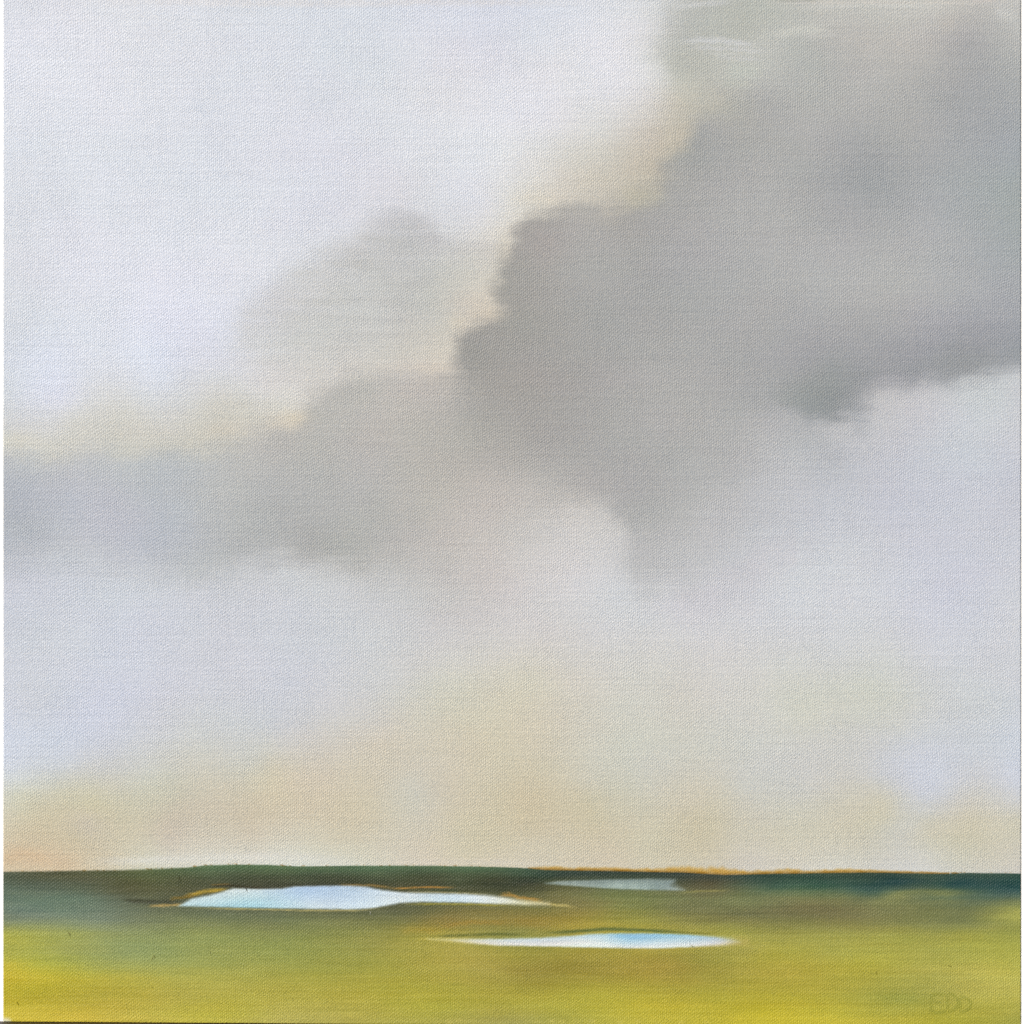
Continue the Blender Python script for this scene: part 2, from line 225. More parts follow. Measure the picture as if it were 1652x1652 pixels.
def paint(x, y):
    """colour of the paint (sRGB 0..255), its thickness, and which painted part lies at canvas place x, y (photograph pixels)"""
    # hand wobble of the brush
    wx = x + 14 * fbm(x, y, 90, 50, 1, 3); wy = y + 9 * fbm(x, y, 120, 40, 2, 3)
    part = np.zeros(x.shape, int)                                     # 0 sky
    col = np.empty(x.shape + (3,))
    up = y < 1425; dn = y > 1385
    X, Y, WX, WY = x[up], y[up], wx[up], wy[up]
    c = coarse(Spline(SKY, lam=2e-4), WX, WY, 6)
    P = np.zeros(X.shape, int)
    drag = 9 * fbm(X, Y, 70, 10, 31, 2) + 18 * fbm(X, Y, 60, 44, 32, 3)
    d, w = coarse(lambda a, b: shape_dist(VEIL_SHAPE, a, b), X, Y, 5)
    m = sstep(-w, w, d + drag); c = over(c, coarse(Spline(VEIL, lam=2e-4), WX, WY, 6), m * (0.74 + 0.5 * fbm(X, Y, 110, 14, 36, 3)).clip(0, 1)); P[m > 0.5] = 2
    d, w = coarse(lambda a, b: shape_dist(CLOUD_SHAPE, a, b), X, Y, 4)
    dark_edge = np.exp(-((d - 10) / 22.0) ** 2) * (w < 20) * 1.5
    rain = np.exp(-((X - 1180) / 150.0) ** 4 - ((Y - 850) / 120.0) ** 2)           # uneven downward pulls of the brush
    drag = drag + rain * (60 * fbm(X, Y, 26, 300, 33, 3) + 26 * fbm(X, Y, 7, 160, 34, 2))
    m = sstep(-w, w, d + drag * np.clip(w / 16, 0.5, 1.4)) ** 0.9; cc = coarse(Spline(CLOUD, lam=2e-4), WX, WY, 6)
    c = over(c, cc - dark_edge[..., None], m); P[m > 0.5] = 1
    P[(P == 1) & (X < 727 + 0.35 * (Y - 612))] = 3                      # the bank to the left of the big cloud
    d, w = coarse(lambda a, b: shape_dist(WEDGE_SHAPE, a, b), X, Y, 4)
    m = sstep(-w, w, d + drag * np.clip(w / 16, 0.5, 1.4)); c = over(c, coarse(Spline(WEDGE, lam=2e-4), WX, WY, 6), m * 0.92); P[m > 0.6] = 4
    # scumbled strokes over the top of the cloud and along the canvas edge
    for k, (pts, sw, rgb, op) in enumerate([
        ([(1085,66),(1150,64),(1235,74)],9,(204,205,205),.55),([(1100,76),(1170,78),(1245,84)],6,(202,203,202),.5),([(1150,92),(1240,96)],5,(200,201,200),.4),([(1130,86),(1200,88)],4,(200,201,198),.35),
        ([(1165,112),(1235,116)],26,(190,193,184),.6),([(1160,134),(1220,136)],12,(188,190,180),.4),
        ([(1230,56),(1280,49),(1345,46)],12,(198,198,190),.6),([(1290,60),(1360,54)],6,(196,195,190),.4),
        ([(1260,14),(1400,8),(1560,9)],6,(204,203,197),.55),([(1200,4),(1420,3),(1640,6)],4,(205,200,192),.6),([(1400,22),(1500,20),(1560,24)],7,(196,194,188),.4),([(1380,32),(1470,30)],5,(196,194,187),.35),
        ([(1070,18),(1110,8),(1190,2)],7,(205,206,205),.5),([(1600,14),(1645,26)],16,(200,199,195),.6),([(1620,6),(1650,60)],12,(192,192,188),.4),
        ([(1510,40),(1545,34)],22,(188,183,176),.5),([(1490,74),(1520,70)],30,(184,181,176),.45),([(1395,78),(1425,84)],18,(190,188,184),.4),
        ([(1036,835),(1040,950)],34,(184,184,184),.5),([(1082,830),(1086,945)],44,(186,186,187),.4),([(1150,800),(1156,915)],60,(188,188,190),.35),([(1386,655),(1389,715)],22,(176,178,182),.45),([(1310,665),(1312,720)],40,(178,179,182),.35),([(1230,760),(1236,860)],50,(188,189,192),.3),
        ([(-30,1398),(20,1382),(70,1386),(150,1402)],30,(212,188,157),.6),([(-20,1396),(40,1376),(90,1392)],16,(212,184,150),.4),
        ([(110,1392),(230,1388),(330,1385),(450,1383),(600,1391)],11,(223,221,211),.7),([(240,1380),(420,1377),(560,1382)],7,(218,214,202),.4),([(600,1391),(760,1390),(900,1393)],7,(217,209,193),.5),
        ([(1040,900),(1043,990)],26,(194,194,195),.4),([(1110,890),(1114,985)],46,(195,195,197),.35),([(1190,860),(1194,950)],44,(194,195,198),.3),
        ([(60,2),(400,3),(850,4),(1060,3)],9,(216,213,213),.6),([(250,7),(520,9),(700,7)],5,(216,214,216),.45),
        ([(1560,1),(1610,1)],3,(214,202,194),.4),([(1240,1),(1330,1)],2,(150,150,140),.5)]):
        c = dab(c, X, Y, pts, sw, rgb, min(1, op * (1.35 if k < 15 else 1)), soft=0.9, end=0.3, seed=k, rough=0.7 if sw < 20 else 0.4)
    # warm rim light dabs, pinkish and ochre, along the big cloud
    for k, (px_, py_, rx, ry, rgb, op) in enumerate([(1092,165,34,26,(200,188,170),.35),(1040,262,40,36,(201,189,170),.35),(1030,318,30,18,(196,188,158),.5),(960,290,44,18,(206,196,176),.4),(870,318,40,12,(217,206,184),.5),(816,400,12,26,(222,212,192),.5),(790,505,26,16,(222,207,182),.6),(735,520,18,10,(214,203,180),.5),(700,592,34,10,(216,203,186),.5),(640,590,46,9,(213,204,192),.5),(480,678,22,14,(222,207,180),.6),(440,686,20,10,(214,203,184),.4),(360,694,26,12,(214,202,180),.4),(30,708,34,14,(215,210,194),.5),(880,400,30,30,(170,160,156),.4),(860,610,60,26,(168,160,154),.35),(1330,650,42,20,(144,149,150),.35),(1080,225,18,30,(196,190,170),.35)]):
        m = np.exp(-((WX - px_) / rx) ** 2 - ((WY - py_) / ry) ** 2); c = over(c, rgb, m * op * 0.6)
    # ochre smear and thin pale line sitting on the horizon
    h = horizon(X)
    th = np.interp(X, [850,880,950,1000,1060,1100,1150,1200,1260,1360,1420,1500,1560], [0,5.5,6,5.5,8,13,12,9,7,6,3.5,2.5,0]) * (1 + 0.9 * vnoise(X, Y * 0, 34, 1, 71) + 0.6 * vnoise(X, Y * 0, 11, 1, 72)) + 2.0 * vnoise(X, Y, 5, 3, 73)
    m = sstep(th + 2.2, th * 0.35, h - Y) * (th > 0.4)
    c = over(c, over(np.broadcast_to([196, 150, 62.], c.shape), [142, 104, 40], sstep(5, 0, h - Y)), m * (0.85 + 0.5 * vnoise(X, Y, 16, 4, 74)).clip(0, 1))
    col[up] = c; part[up] = P
    # ---------------- the marsh
    X, Y = x[dn], y[dn]
    h = horizon(X)
    fx = X + 26 * fbm(X, Y, 150, 14, 5, 3); fy = Y + 3.0 * fbm(X, Y, 120, 8, 6, 3)
    f = coarse(Spline(FIELD, ay=3.2, lam=1e-4), fx, fy, 2.0)
    f = f + (fbm(X, Y, 170, 6, 8, 4) * 8 + fbm(X, Y, 70, 2.6, 19, 2) * 6 + fbm(X, Y, 45, 16, 9, 3) * 6)[..., None] * np.array([1.0, 0.95, 0.7])
    f = f + (fbm(X, Y, 110, 14, 18, 3) * 2.2)[..., None] * np.array([1.0, -0.1, -0.4])
    P = np.full(X.shape, 5)
    P[(Y < np.interp(X, [0,260,300,600,840,1100,1250,1652],[1428,1428,1426,1425,1432,1436,1441,1440]))] = 6     # far dark bank
    def stroke(*a, **k):
        nonlocal f
        a = list(a); a[3] *= 0.82; k['soft'] = min(1.0, k.get('soft', .6) + .1)
        f = dab(f, X, Y, *a, **k)
    stroke([(190,1452),(240,1455),(300,1456)],6,(66,66,52),.85,soft=.8,rough=.5,seed=1)
    stroke([(235,1462),(270,1461),(300,1459.5)],3.6,(204,168,98),.9,soft=.9,rough=.5,seed=2)
    stroke([(280,1450),(330,1442),(372,1436)],3,(92,86,42),.8,soft=.9,seed=3)
    stroke([(296,1446),(330,1438.5),(372,1434)],5,(208,170,58),.9,soft=.9,rough=.6,seed=4)
    stroke([(270,1452),(300,1447),(318,1444)],5,(140,112,48),.8,soft=.9,rough=.6,seed=5)
    stroke([(332,1431),(365,1428.5),(400,1431.5),(440,1433)],2.8,(52,46,32),.85,soft=.8,seed=6)
    stroke([(335,1428),(375,1426)],2,(150,112,52),.6,soft=.9,seed=7)
    stroke([(540,1428),(600,1428.5),(640,1433)],3.4,(170,130,66),.7,soft=.9,rough=.6,seed=8)
    stroke([(600,1432),(650,1435),(720,1437),(830,1444)],3.4,(92,94,62),.7,soft=.9,seed=9)
    stroke([(620,1434),(690,1431.5),(740,1432)],2.6,(196,140,64),.9,soft=.9,rough=.5,seed=10)
    stroke([(690,1437),(722,1436.5),(745,1438)],3.4,(62,74,58),.7,soft=.9,seed=11)
    stroke([(640,1439.5),(720,1440),(800,1444)],2.4,(196,180,120),.6,soft=.9,rough=.6,seed=12)
    stroke([(800,1446),(822,1443),(840,1449),(880,1455)],5,(196,146,66),.85,soft=.9,rough=.8,seed=13)
    stroke([(830,1455),(870,1457),(905,1461),(935,1463)],4,(210,192,118),.8,soft=.9,rough=.7,seed=14)
    stroke([(290,1465),(400,1467),(500,1469),(580,1469),(640,1461)],2.6,(206,188,116),.75,soft=.9,rough=.7,seed=15)
    stroke([(640,1459),(740,1458.5),(840,1462)],3,(176,164,66),.8,soft=.9,rough=.5,seed=16)
    stroke([(700,1466),(800,1474),(900,1470)],10,(128,116,66),.4,soft=1,seed=17)
    stroke([(1090,1441),(1130,1438),(1180,1436.5)],3,(168,160,90),.55,soft=.9,rough=.5,seed=18)
    stroke([(1430,1441),(1490,1438),(1540,1440)],6,(146,146,86),.35,soft=1,rough=.4,seed=19)
    stroke([(1470,1450),(1560,1448),(1640,1452)],5,(88,110,88),.45,soft=1,rough=.4,seed=20)
    stroke([(686,1512.5),(730,1509.5),(800,1507.5),(860,1508)],4,(98,104,54),.85,soft=.9,rough=.5,seed=21)
    stroke([(860,1506),(920,1503.5),(980,1499),(1040,1501),(1120,1505)],4.6,(84,100,58),.95,soft=.9,rough=.3,seed=22)
    stroke([(1060,1502),(1100,1504.5),(1160,1508)],3,(116,116,58),.6,soft=.9,seed=23)
    stroke([(880,1494),(960,1491),(1020,1493)],5,(178,162,72),.5,soft=1,rough=.5,seed=24)
    stroke([(1170,1519),(1215,1520)],12,(196,178,104),.6,soft=1,rough=.9,seed=25)
    stroke([(660,1517),(700,1515),(770,1519),(820,1527)],5,(206,188,92),.75,soft=1,rough=.8,seed=26)
    stroke([(1010,1533),(1100,1530.5),(1170,1527)],3,(188,168,82),.6,soft=1,rough=.5,seed=27)
    stroke([(60,1402.5),(130,1401),(210,1402)],4,(176,184,178),.7,soft=.9,rough=.5,seed=28)
    stroke([(700,1498),(760,1488),(830,1489)],6,(168,132,58),.5,soft=1,rough=.6,seed=29)
    stroke([(640,1505),(670,1500),(720,1502)],8,(178,150,62),.45,soft=1,rough=.7,seed=30)
    for k, (a, b) in enumerate([(668,1647),(725,1648),(740,1646),(868,1648),(890,1647),(905,1648),(930,1647),(955,1648),(1000,1649),(1030,1648),(1060,1649),(1100,1649),(1140,1649)]):
        stroke([(a - 7, b), (a + 7, b + 1)], 4, (216, 200, 112), .2 + .35 * (k * 37 % 10) / 10, soft=1, rough=1.0, seed=40 + k)
    stroke([(-4,1646),(12,1648)],10,(236,234,220),.9,soft=.8,end=0,seed=60)
    wet = np.zeros(X.shape)
    for k, (shape, dabs, ay) in enumerate([(POND_WEST, PW, 2.5), (POND_EAST, PE, 2.5), (POND_SOUTH, PS, 2.5)]):
        q = np.array(shape); b = (X > q[:, 0].min() - 12) & (X < q[:, 0].max() + 12) & (Y > q[:, 1].min() - 8) & (Y < q[:, 1].max() + 8)
        d, w = shape_dist(shape, X[b], Y[b])
        d = d + 1.1 * fbm(X[b], Y[b], 12, 3, 80 + k, 2)
        m = sstep(-w, w, d) * (1.0 if k != 1 else 0.82)
        pc = Spline(dabs, ay=ay, lam=1e-4)(X[b] + 10 * vnoise(X[b], Y[b], 22, 4, 84 + k), Y[b]) + ((fbm(X[b], Y[b], 40, 3, 85 + k, 2) * 9) + (fbm(X[b], Y[b], 9, 30, 88, 2) * 16 if k == 1 else 0))[..., None]
        f[b] = over(f[b], np.clip(pc - 5, 0, 250), m); wet[b] = np.maximum(wet[b], m)
        t = P[b]; t[m > 0.5] = 7 + k; P[b] = t
    # painted horizon, one side wet into the other
    e = np.interp(X, [0,250,320,1652],[1.6,3.0,1.0,1.0])
    m = sstep(-e, e, Y - h + 0.5 * vnoise(X, Y * 0, 30, 1, 90))
    col_d = col[dn]; part_d = part[dn]
    col_d[Y > 1424] = 0
    col[dn] = over(col_d, f, m); P = np.where(m > 0.5, P, part_d); part[dn] = P
    # brush handling everywhere: thin horizontal drags, blotches and broken hues
    lum = 2.4 * fbm(x, y, 210, 7, 51, 4) + 1.0 * fbm(x, y, 70, 4, 56, 2) + 1.8 * fbm(x, y, 70, 44, 52, 3) + 1.8 * fbm(x, y, 9, 90, 53, 2)
    hue = 1.0 * fbm(x, y, 95, 60, 54, 3); hue2 = 0.9 * fbm(x, y, 120, 80, 55, 3)
    col = col + lum[..., None] + hue[..., None] * np.array([1, -.5, .2]) + hue2[..., None] * np.array([.5, .2, -1])
    thick = np.zeros(x.shape); t = thick[dn]; t += 0.10 * wet; thick[dn] = t
    thick += 0.035 * fbm(x, y, 150, 9, 61, 3)
    return np.clip(col, 4, 250), thick, part
#PAINT-END

# ------------------------------------------------------------------ materials
def srgb_to_lin(c):
    c = np.asarray(c, float) / 255.0
    return np.where(c <= 0.04045, c / 12.92, ((c + 0.055) / 1.055) ** 2.4)

LIGHT = np.array([1.445, 1.376, 1.275])       # how bright a white surface here photographs; pigment = photographed colour / this
SHEEN = np.array([0.020, 0.017, 0.018])

def pigment(rgb):
    return np.clip((srgb_to_lin(rgb) - SHEEN) / LIGHT, 0.002, 0.92)

C = bpy.context.scene.collection
def material(name):
    m = bpy.data.materials.new(name); m.use_nodes = True
    return m, m.node_tree, m.node_tree.nodes['Principled BSDF']

def flat(N):                              # place on the canvas as (across, up, 0)
    s = N.n('ShaderNodeSeparateXYZ'); N.put(s.inputs[0], N.n('ShaderNodeNewGeometry').outputs['Position'])
    c = N.n('ShaderNodeCombineXYZ'); N.put(c.inputs['X'], s.outputs['X']); N.put(c.inputs['Y'], s.outputs['Z'])
    return c.outputs[0]

class Nodes:
    def __init__(self, t): self.t = t
    def n(self, kind, **props):
        o = self.t.nodes.new(kind)
        for k, v in props.items(): setattr(o, k, v)
        return o
    def put(self, sock, v):
        if hasattr(v, 'is_output'): self.t.links.new(v, sock)
        else: sock.default_value = v
    def m(self, op, a, b=0.0, c=0.0):
        o = self.n('ShaderNodeMath', operation=op)
        for s, v in zip(o.inputs, (a, b, c)): self.put(s, v)
        return o.outputs[0]
    def noise(self, vec, scale, detail=2.0, rough=0.5):
        o = self.n('ShaderNodeTexNoise', noise_dimensions='2D'); self.put(o.inputs['Vector'], vec)
        o.inputs['Scale'].default_value = scale; o.inputs['Detail'].default_value = detail; o.inputs['Roughness'].default_value = rough
        return o.outputs['Fac']
    def noise3(self, vec, scale, detail=2.0, rough=0.5):
        o = self.noise(vec, scale, detail, rough); o.node.noise_dimensions = '3D'
        return o
    def map(self, vec, scale):
        o = self.n('ShaderNodeMapping'); self.put(o.inputs['Vector'], vec); o.inputs['Scale'].default_value = scale
        return o.outputs['Vector']

WARP = 3.30 * PX       # spacing of the upright threads
WEFT = 2.50 * PX       # spacing of the level threads
def threads(v):
    """which thread crossing lies at each place: the warp and weft wander, crowd and spread a little; third value: how much paint fills the weave"""
    x = v[:, 0] / PX + MID; y = MID - (v[:, 2] - EYE) / PX
    u = v[:, 0] / WARP + 5.0 * fbm(x, y, 185, 185, 401, 2) + 0.75 * vnoise(x, y, 10, 14, 402)
    w = v[:, 2] / WEFT + 6.5 * fbm(x, y, 120, 190, 403, 2) + 0.75 * vnoise(x, y, 13, 9, 404)
    return np.c_[u, w, 1.0 + 0.75 * fbm(x, y, 70, 70, 405, 2)]

def weave_height(N, uvw):
    """plain-woven canvas under paint: crossing bumps, thread ridges, every thread a little different"""
    u, v = uvw.outputs['X'], uvw.outputs['Y']
    cu = N.m('COSINE', N.m('MULTIPLY', u, math.pi)); cv = N.m('COSINE', N.m('MULTIPLY', v, math.pi))
    cross = N.m('MULTIPLY', cu, cv)
    cross = N.m('ADD', N.m('MULTIPLY', cross, 0.6), N.m('MULTIPLY', N.m('MAXIMUM', cross, 0.0), 0.8))     # knuckles stand proud, gaps fill with paint
    ridge = N.m('COSINE', N.m('MULTIPLY', u, 2 * math.pi))
    wn = N.n('ShaderNodeTexWhiteNoise', noise_dimensions='1D'); N.put(wn.inputs['W'], N.m('ROUND', u))
    wm = N.n('ShaderNodeTexWhiteNoise', noise_dimensions='1D'); N.put(wm.inputs['W'], N.m('ADD', N.m('ROUND', v), 5000.5))
    thread = N.m('ADD', N.m('MULTIPLY', wn.outputs['Value'], 0.55), N.m('MULTIPLY', wm.outputs['Value'], 0.45))
    amp = N.m('ADD', 0.65, N.m('MULTIPLY', thread, 0.7))
    h = N.m('ADD', N.m('MULTIPLY', cross, amp), N.m('MULTIPLY', ridge, 0.5))
    return N.m('ADD', h, N.m('MULTIPLY', thread, 0.35))

WEAVE = 0.042e-3     # metres of relief
def canvas_relief(N, pos, bs, weave=WEAVE):
    uvw = N.n('ShaderNodeSeparateXYZ'); N.put(uvw.inputs[0], N.n('ShaderNodeAttribute', attribute_name='threads').outputs['Vector'])
    h = N.m('MULTIPLY', N.m('MULTIPLY', weave_height(N, uvw), uvw.outputs['Z']), weave)
    drag = N.noise(N.map(pos, (30.0, 900.0, 1.0)), 1.0, 0.0, 0.6)   # bristle tracks
    h = N.m('ADD', h, N.m('MULTIPLY', drag, 0.05e-3))
    lump = N.noise(pos, 1000.0, 0.0, 0.6)
    h = N.m('ADD', h, N.m('MULTIPLY', lump, 0.075e-3))
    b = N.n('ShaderNodeBump'); b.inputs['Strength'].default_value = 1.0; b.inputs['Distance'].default_value = 1.0
    N.put(b.inputs['Height'], h); N.put(bs.inputs['Normal'], b.outputs['Normal'])

def oil_paint():
    m, t, bs = material('oil_paint_on_canvas'); N = Nodes(t)
    pos = flat(N)
    att = N.n('ShaderNodeVertexColor', layer_name='pigment')
    drag = N.noise(N.map(pos, (25.0, 700.0, 1.0)), 1.0, 1.0, 0.65)
    k = N.m('ADD', 0.97, N.m('MULTIPLY', drag, 0.06))
    mul = N.n('ShaderNodeVectorMath', operation='SCALE'); N.put(mul.inputs[0], att.outputs['Color']); N.put(mul.inputs['Scale'], k)
    N.put(bs.inputs['Base Color'], mul.outputs['Vector'])
    bs.inputs['Roughness'].default_value = 0.5
    bs.inputs['Specular IOR Level'].default_value = 0.28
    canvas_relief(N, pos, bs)
    return m

def simple(name, rgb, rough, bump=0.0, scale=200.0, var=0.0):
    m, t, bs = material(name); N = Nodes(t)
    pos = N.n('ShaderNodeNewGeometry').outputs['Position']
    n1 = N.noise3(pos, scale, 4.0, 0.6)
    mul = N.n('ShaderNodeVectorMath', operation='SCALE'); mul.inputs[0].default_value = rgb
    N.put(mul.inputs['Scale'], N.m('ADD', 1.0 - var / 2, N.m('MULTIPLY', n1, var)))
    N.put(bs.inputs['Base Color'], mul.outputs['Vector']); bs.inputs['Roughness'].default_value = rough
    if bump:
        b = N.n('ShaderNodeBump'); b.inputs['Distance'].default_value = bump; N.put(b.inputs['Height'], n1)
        N.put(bs.inputs['Normal'], b.outputs['Normal'])
    return m

def dark_wood():
    m, t, bs = material('dark_stained_wood'); N = Nodes(t)
    pos = N.n('ShaderNodeNewGeometry').outputs['Position']
    g = N.noise3(N.map(pos, (3.0, 60.0, 60.0)), 1.0, 6.0, 0.65)
    r = N.n('ShaderNodeValToRGB'); r.color_ramp.elements[0].color = (0.006, 0.004, 0.003, 1); r.color_ramp.elements[1].color = (0.035, 0.020, 0.012, 1)
    r.color_ramp.elements[0].position = 0.3; r.color_ramp.elements[1].position = 0.75
    N.put(r.inputs[0], g); N.put(bs.inputs['Base Color'], r.outputs['Color']); bs.inputs['Roughness'].default_value = 0.55
    b = N.n('ShaderNodeBump'); b.inputs['Distance'].default_value = 0.0004; N.put(b.inputs['Height'], g); N.put(bs.inputs['Normal'], b.outputs['Normal'])
    return m

PAINT = oil_paint()
WALL = simple('white_limewash', (0.88, 0.88, 0.87), 0.9, 0.0006, 90.0, 0.03)
WOOD = dark_wood()
GROUND = simple('grey_paving', (0.24, 0.23, 0.22), 0.9, 0.002, 40.0, 0.3)
BOARD = simple('grey_backing_card', (0.30, 0.27, 0.22), 0.9, 0.0, 60.0, 0.1)
def primed():
    m, t, bs = material('primed_canvas'); N = Nodes(t)
    pos = N.n('ShaderNodeNewGeometry').outputs['Position']
    bs.inputs['Base Color'].default_value = (0.74, 0.73, 0.70, 1); bs.inputs['Roughness'].default_value = 0.8
    return m
PRIMED = primed()

def add(name, verts, faces, mat, parent=None, label=None, cat=None, kind=None, group=None, smooth=True, colours=None):
    me = bpy.data.meshes.new(name)
    v = np.asarray(verts, np.float32); 
    if isinstance(faces, np.ndarray):
        me.vertices.add(len(v)); me.vertices.foreach_set('co', v.ravel())
        me.loops.add(faces.size); me.loops.foreach_set('vertex_index', faces.astype(np.int32).ravel())
        me.polygons.add(len(faces)); me.polygons.foreach_set('loop_start', np.arange(0, faces.size, faces.shape[1], dtype=np.int32))
        me.update(calc_edges=True)
    else:
        me.from_pydata([tuple(map(float, p)) for p in v], [], [tuple(f) for f in faces]); me.update()
    if smooth: me.polygons.foreach_set('use_smooth', np.ones(len(me.polygons), bool))
    if colours is not None:
        at = me.color_attributes.new('pigment', 'FLOAT_COLOR', 'POINT')
        at.data.foreach_set('color', np.c_[colours, np.ones(len(colours))].astype(np.float32).ravel())
        th = me.attributes.new('threads', 'FLOAT_VECTOR', 'POINT'); th.data.foreach_set('vector', threads(v.astype(float)).astype(np.float32).ravel())
    me.materials.append(mat)
    o = bpy.data.objects.new(name, me); C.objects.link(o)
    if parent is not None:
        o.parent = parent; o.matrix_parent_inverse = parent.matrix_basis.inverted()
    for k, val in (('label', label), ('category', cat), ('kind', kind), ('group', group)):
        if val: o[k] = val
    return o

def box(x0, x1, y0, y1, z0, z1):
    v = [(x, y, z) for x in (x0, x1) for y in (y0, y1) for z in (z0, z1)]
    return v, [(0,1,3,2),(4,6,7,5),(0,4,5,1),(2,3,7,6),(0,2,6,4),(1,5,7,3)]

def empty(name, loc, label, cat):
    o = bpy.data.objects.new(name, None); o.location = loc; o.empty_display_size = 0.05; C.objects.link(o)
    o['label'] = label; o['category'] = cat
    return o

# ------------------------------------------------------------------ the setting
THICK = 0.0014                           # canvas board, front of the paint at depth 0, wall right behind it
WALL_Y = THICK + 0.0002
add('ground', [(-40,-40,0),(40,-40,0),(40,40,0),(-40,40,0)], [(0,1,2,3)], GROUND, kind='structure', smooth=False)
v, f = box(-4.0, 4.0, WALL_Y, WALL_Y + 0.25, -0.02, 3.0)
add('white_wall', v, f, WALL, label='plain white painted wall showing as a thin margin beside the canvas', cat='wall', smooth=False)

# ------------------------------------------------------------------ the ledge that carries the canvas
LEDGE_TOP = world(0, 1654.75)[2]       # where the ledge passes the middle of the canvas
prof = [(WALL_Y + 0.0003, 0.0), (-0.072, 0.0), (-0.0755, -0.0012), (-0.077, -0.004), (-0.077, -0.019), (-0.0755, -0.0215), (-0.073, -0.022), (WALL_Y + 0.0003, -0.022)]
v = [(x, y, LEDGE_TOP + z - 0.0070 * x) for x in (-0.62, 0.62) for y, z in prof]; n = len(prof)
f = [(i, (i + 1) % n, n + (i + 1) % n, n + i) for i in range(n)] + [tuple(range(n - 1, -1, -1)), tuple(range(n, 2 * n))]
ledge = empty('picture_ledge', (0, -0.035, LEDGE_TOP - 0.022), 'dark stained wooden ledge under the bottom edge of the canvas', 'ledge')
add('shelf_board', v, f, WOOD, ledge, smooth=False)
for sx in (-0.42, 0.42):
    p2 = [(WALL_Y + 0.0004, -0.0222), (-0.055, -0.0222), (-0.055, -0.032), (-0.02, -0.060), (-0.012, -0.105), (WALL_Y + 0.0004, -0.105)]; k = len(p2)
    v = [(x, y, LEDGE_TOP + z - 0.0070 * sx - (0.0002 if z < -0.02 else 0)) for x in (sx - 0.011, sx + 0.011) for y, z in p2]
    f = [(i, (i + 1) % k, k + (i + 1) % k, k + i) for i in range(k)] + [tuple(range(k - 1, -1, -1)), tuple(range(k, 2 * k))]
    add('bracket', v, f, WOOD, ledge, smooth=False)

# ------------------------------------------------------------------ the painting
painting = empty('canvas_painting', world(MID, 1654.6), 'square oil painting of stormy clouds over a yellow green marsh with three pale ponds', 'painting')
LEFT, RIGHT, TOP = 4.6, 1647.4, -2.5
def bottom(x): return 1648.8 + 0.0070 * (np.asarray(x, float) - 5)       # the lower edge runs a little askew to the picture
edge = [0, .15, .5, 1.1, 1.9, 3.2]
cols = np.r_[LEFT + np.array(edge), np.linspace(LEFT + 7, RIGHT - 7, 640), (RIGHT - np.array(edge))[::-1]]
rows = np.r_[TOP + np.array(edge), np.linspace(TOP + 7, 1386, 470), np.linspace(1387.2, 1540, 128), np.linspace(1542, 1655, 66), (1660.0 - np.array(edge))[::-1]]
gx, gr = np.meshgrid(cols, rows)
gy = np.where(gr < 1600, gr, 1600 + (gr - 1600) * (bottom(gx) - 1600) / 60.0)
rgb, thick, part = paint(gx, gy)
R_EDGE = 1.6                                                    # the canvas turns over the board's edge
de = np.minimum(np.minimum(gx - LEFT, RIGHT - gx), np.minimum(gy - TOP, bottom(gx) - gy))
q = np.clip(R_EDGE - de, 0, R_EDGE)
roll = (R_EDGE - np.sqrt(np.maximum(R_EDGE ** 2 - q ** 2, 0))) * PX
sag = 0.00025 * fbm(gx, gy, 420, 380, 300, 2)
depth = 0.0004 + roll - thick * 1e-3 - sag * np.clip(de / 200, 0, 1)
V = np.stack([(gx - MID) * PX, depth, EYE - (gy - MID) * PX], -1).reshape(-1, 3)
PIG = pigment(rgb).reshape(-1, 3)
nr, nc = gx.shape
idx = np.arange(nr * nc).reshape(nr, nc)
quads = np.stack([idx[:-1, :-1], idx[1:, :-1], idx[1:, 1:], idx[:-1, 1:]], -1).reshape(-1, 4)
fp = part[:-1, :-1].reshape(-1)

def layer(name, ids, parent, label=None):
    fq = quads[np.isin(fp, ids)]
    used, inv = np.unique(fq, return_inverse=True)
    return add(name, V[used], inv.reshape(fq.shape), PAINT, parent, label=label, colours=PIG[used])

sky_part = layer('painted_sky', [0], painting, 'pale lilac sky warming to cream above the horizon')
layer('painted_cloud', [1], sky_part, 'large grey storm cloud filling the upper right')
layer('painted_cloud', [2], sky_part, 'small pale grey cloud left of the storm cloud')
layer('painted_cloud', [3], sky_part, 'long grey cloud bank running to the left edge')
layer('painted_cloud', [4], sky_part, 'dark slate underside of the storm cloud')
marsh_part = layer('painted_marsh', [5], painting, 'yellow green marsh across the bottom')
layer('painted_far_bank', [6], marsh_part, 'dark green and teal band along the horizon')
layer('painted_pond', [7], marsh_part, 'long pale blue pond, the largest, at the left')
layer('painted_pond', [8], marsh_part, 'dull grey green pond just under the horizon')
layer('painted_pond', [9], marsh_part, 'narrow white and blue pond, the lowest of the three')

# turned-over canvas edge and the backing board
per = np.r_[idx[0, :], idx[1:, -1], idx[-1, -2::-1], idx[-2:0:-1, 0]]
a = V[per].copy(); b = a.copy(); b[:, 1] = THICK; k = len(per)
ev = np.r_[a, b]; i = np.arange(k); j = (i + 1) % k
add('canvas_edge', ev, np.stack([i, j, j + k, i + k], -1), PRIMED, painting, 'white primed canvas turned over the edge', smooth=False)
v, f = box((LEFT - MID + 3) * PX, (RIGHT - MID - 3) * PX, 0.0010, THICK, world(0, 1642)[2], world(0, 3)[2])
add('backing_board', v, f, BOARD, painting, smooth=False)

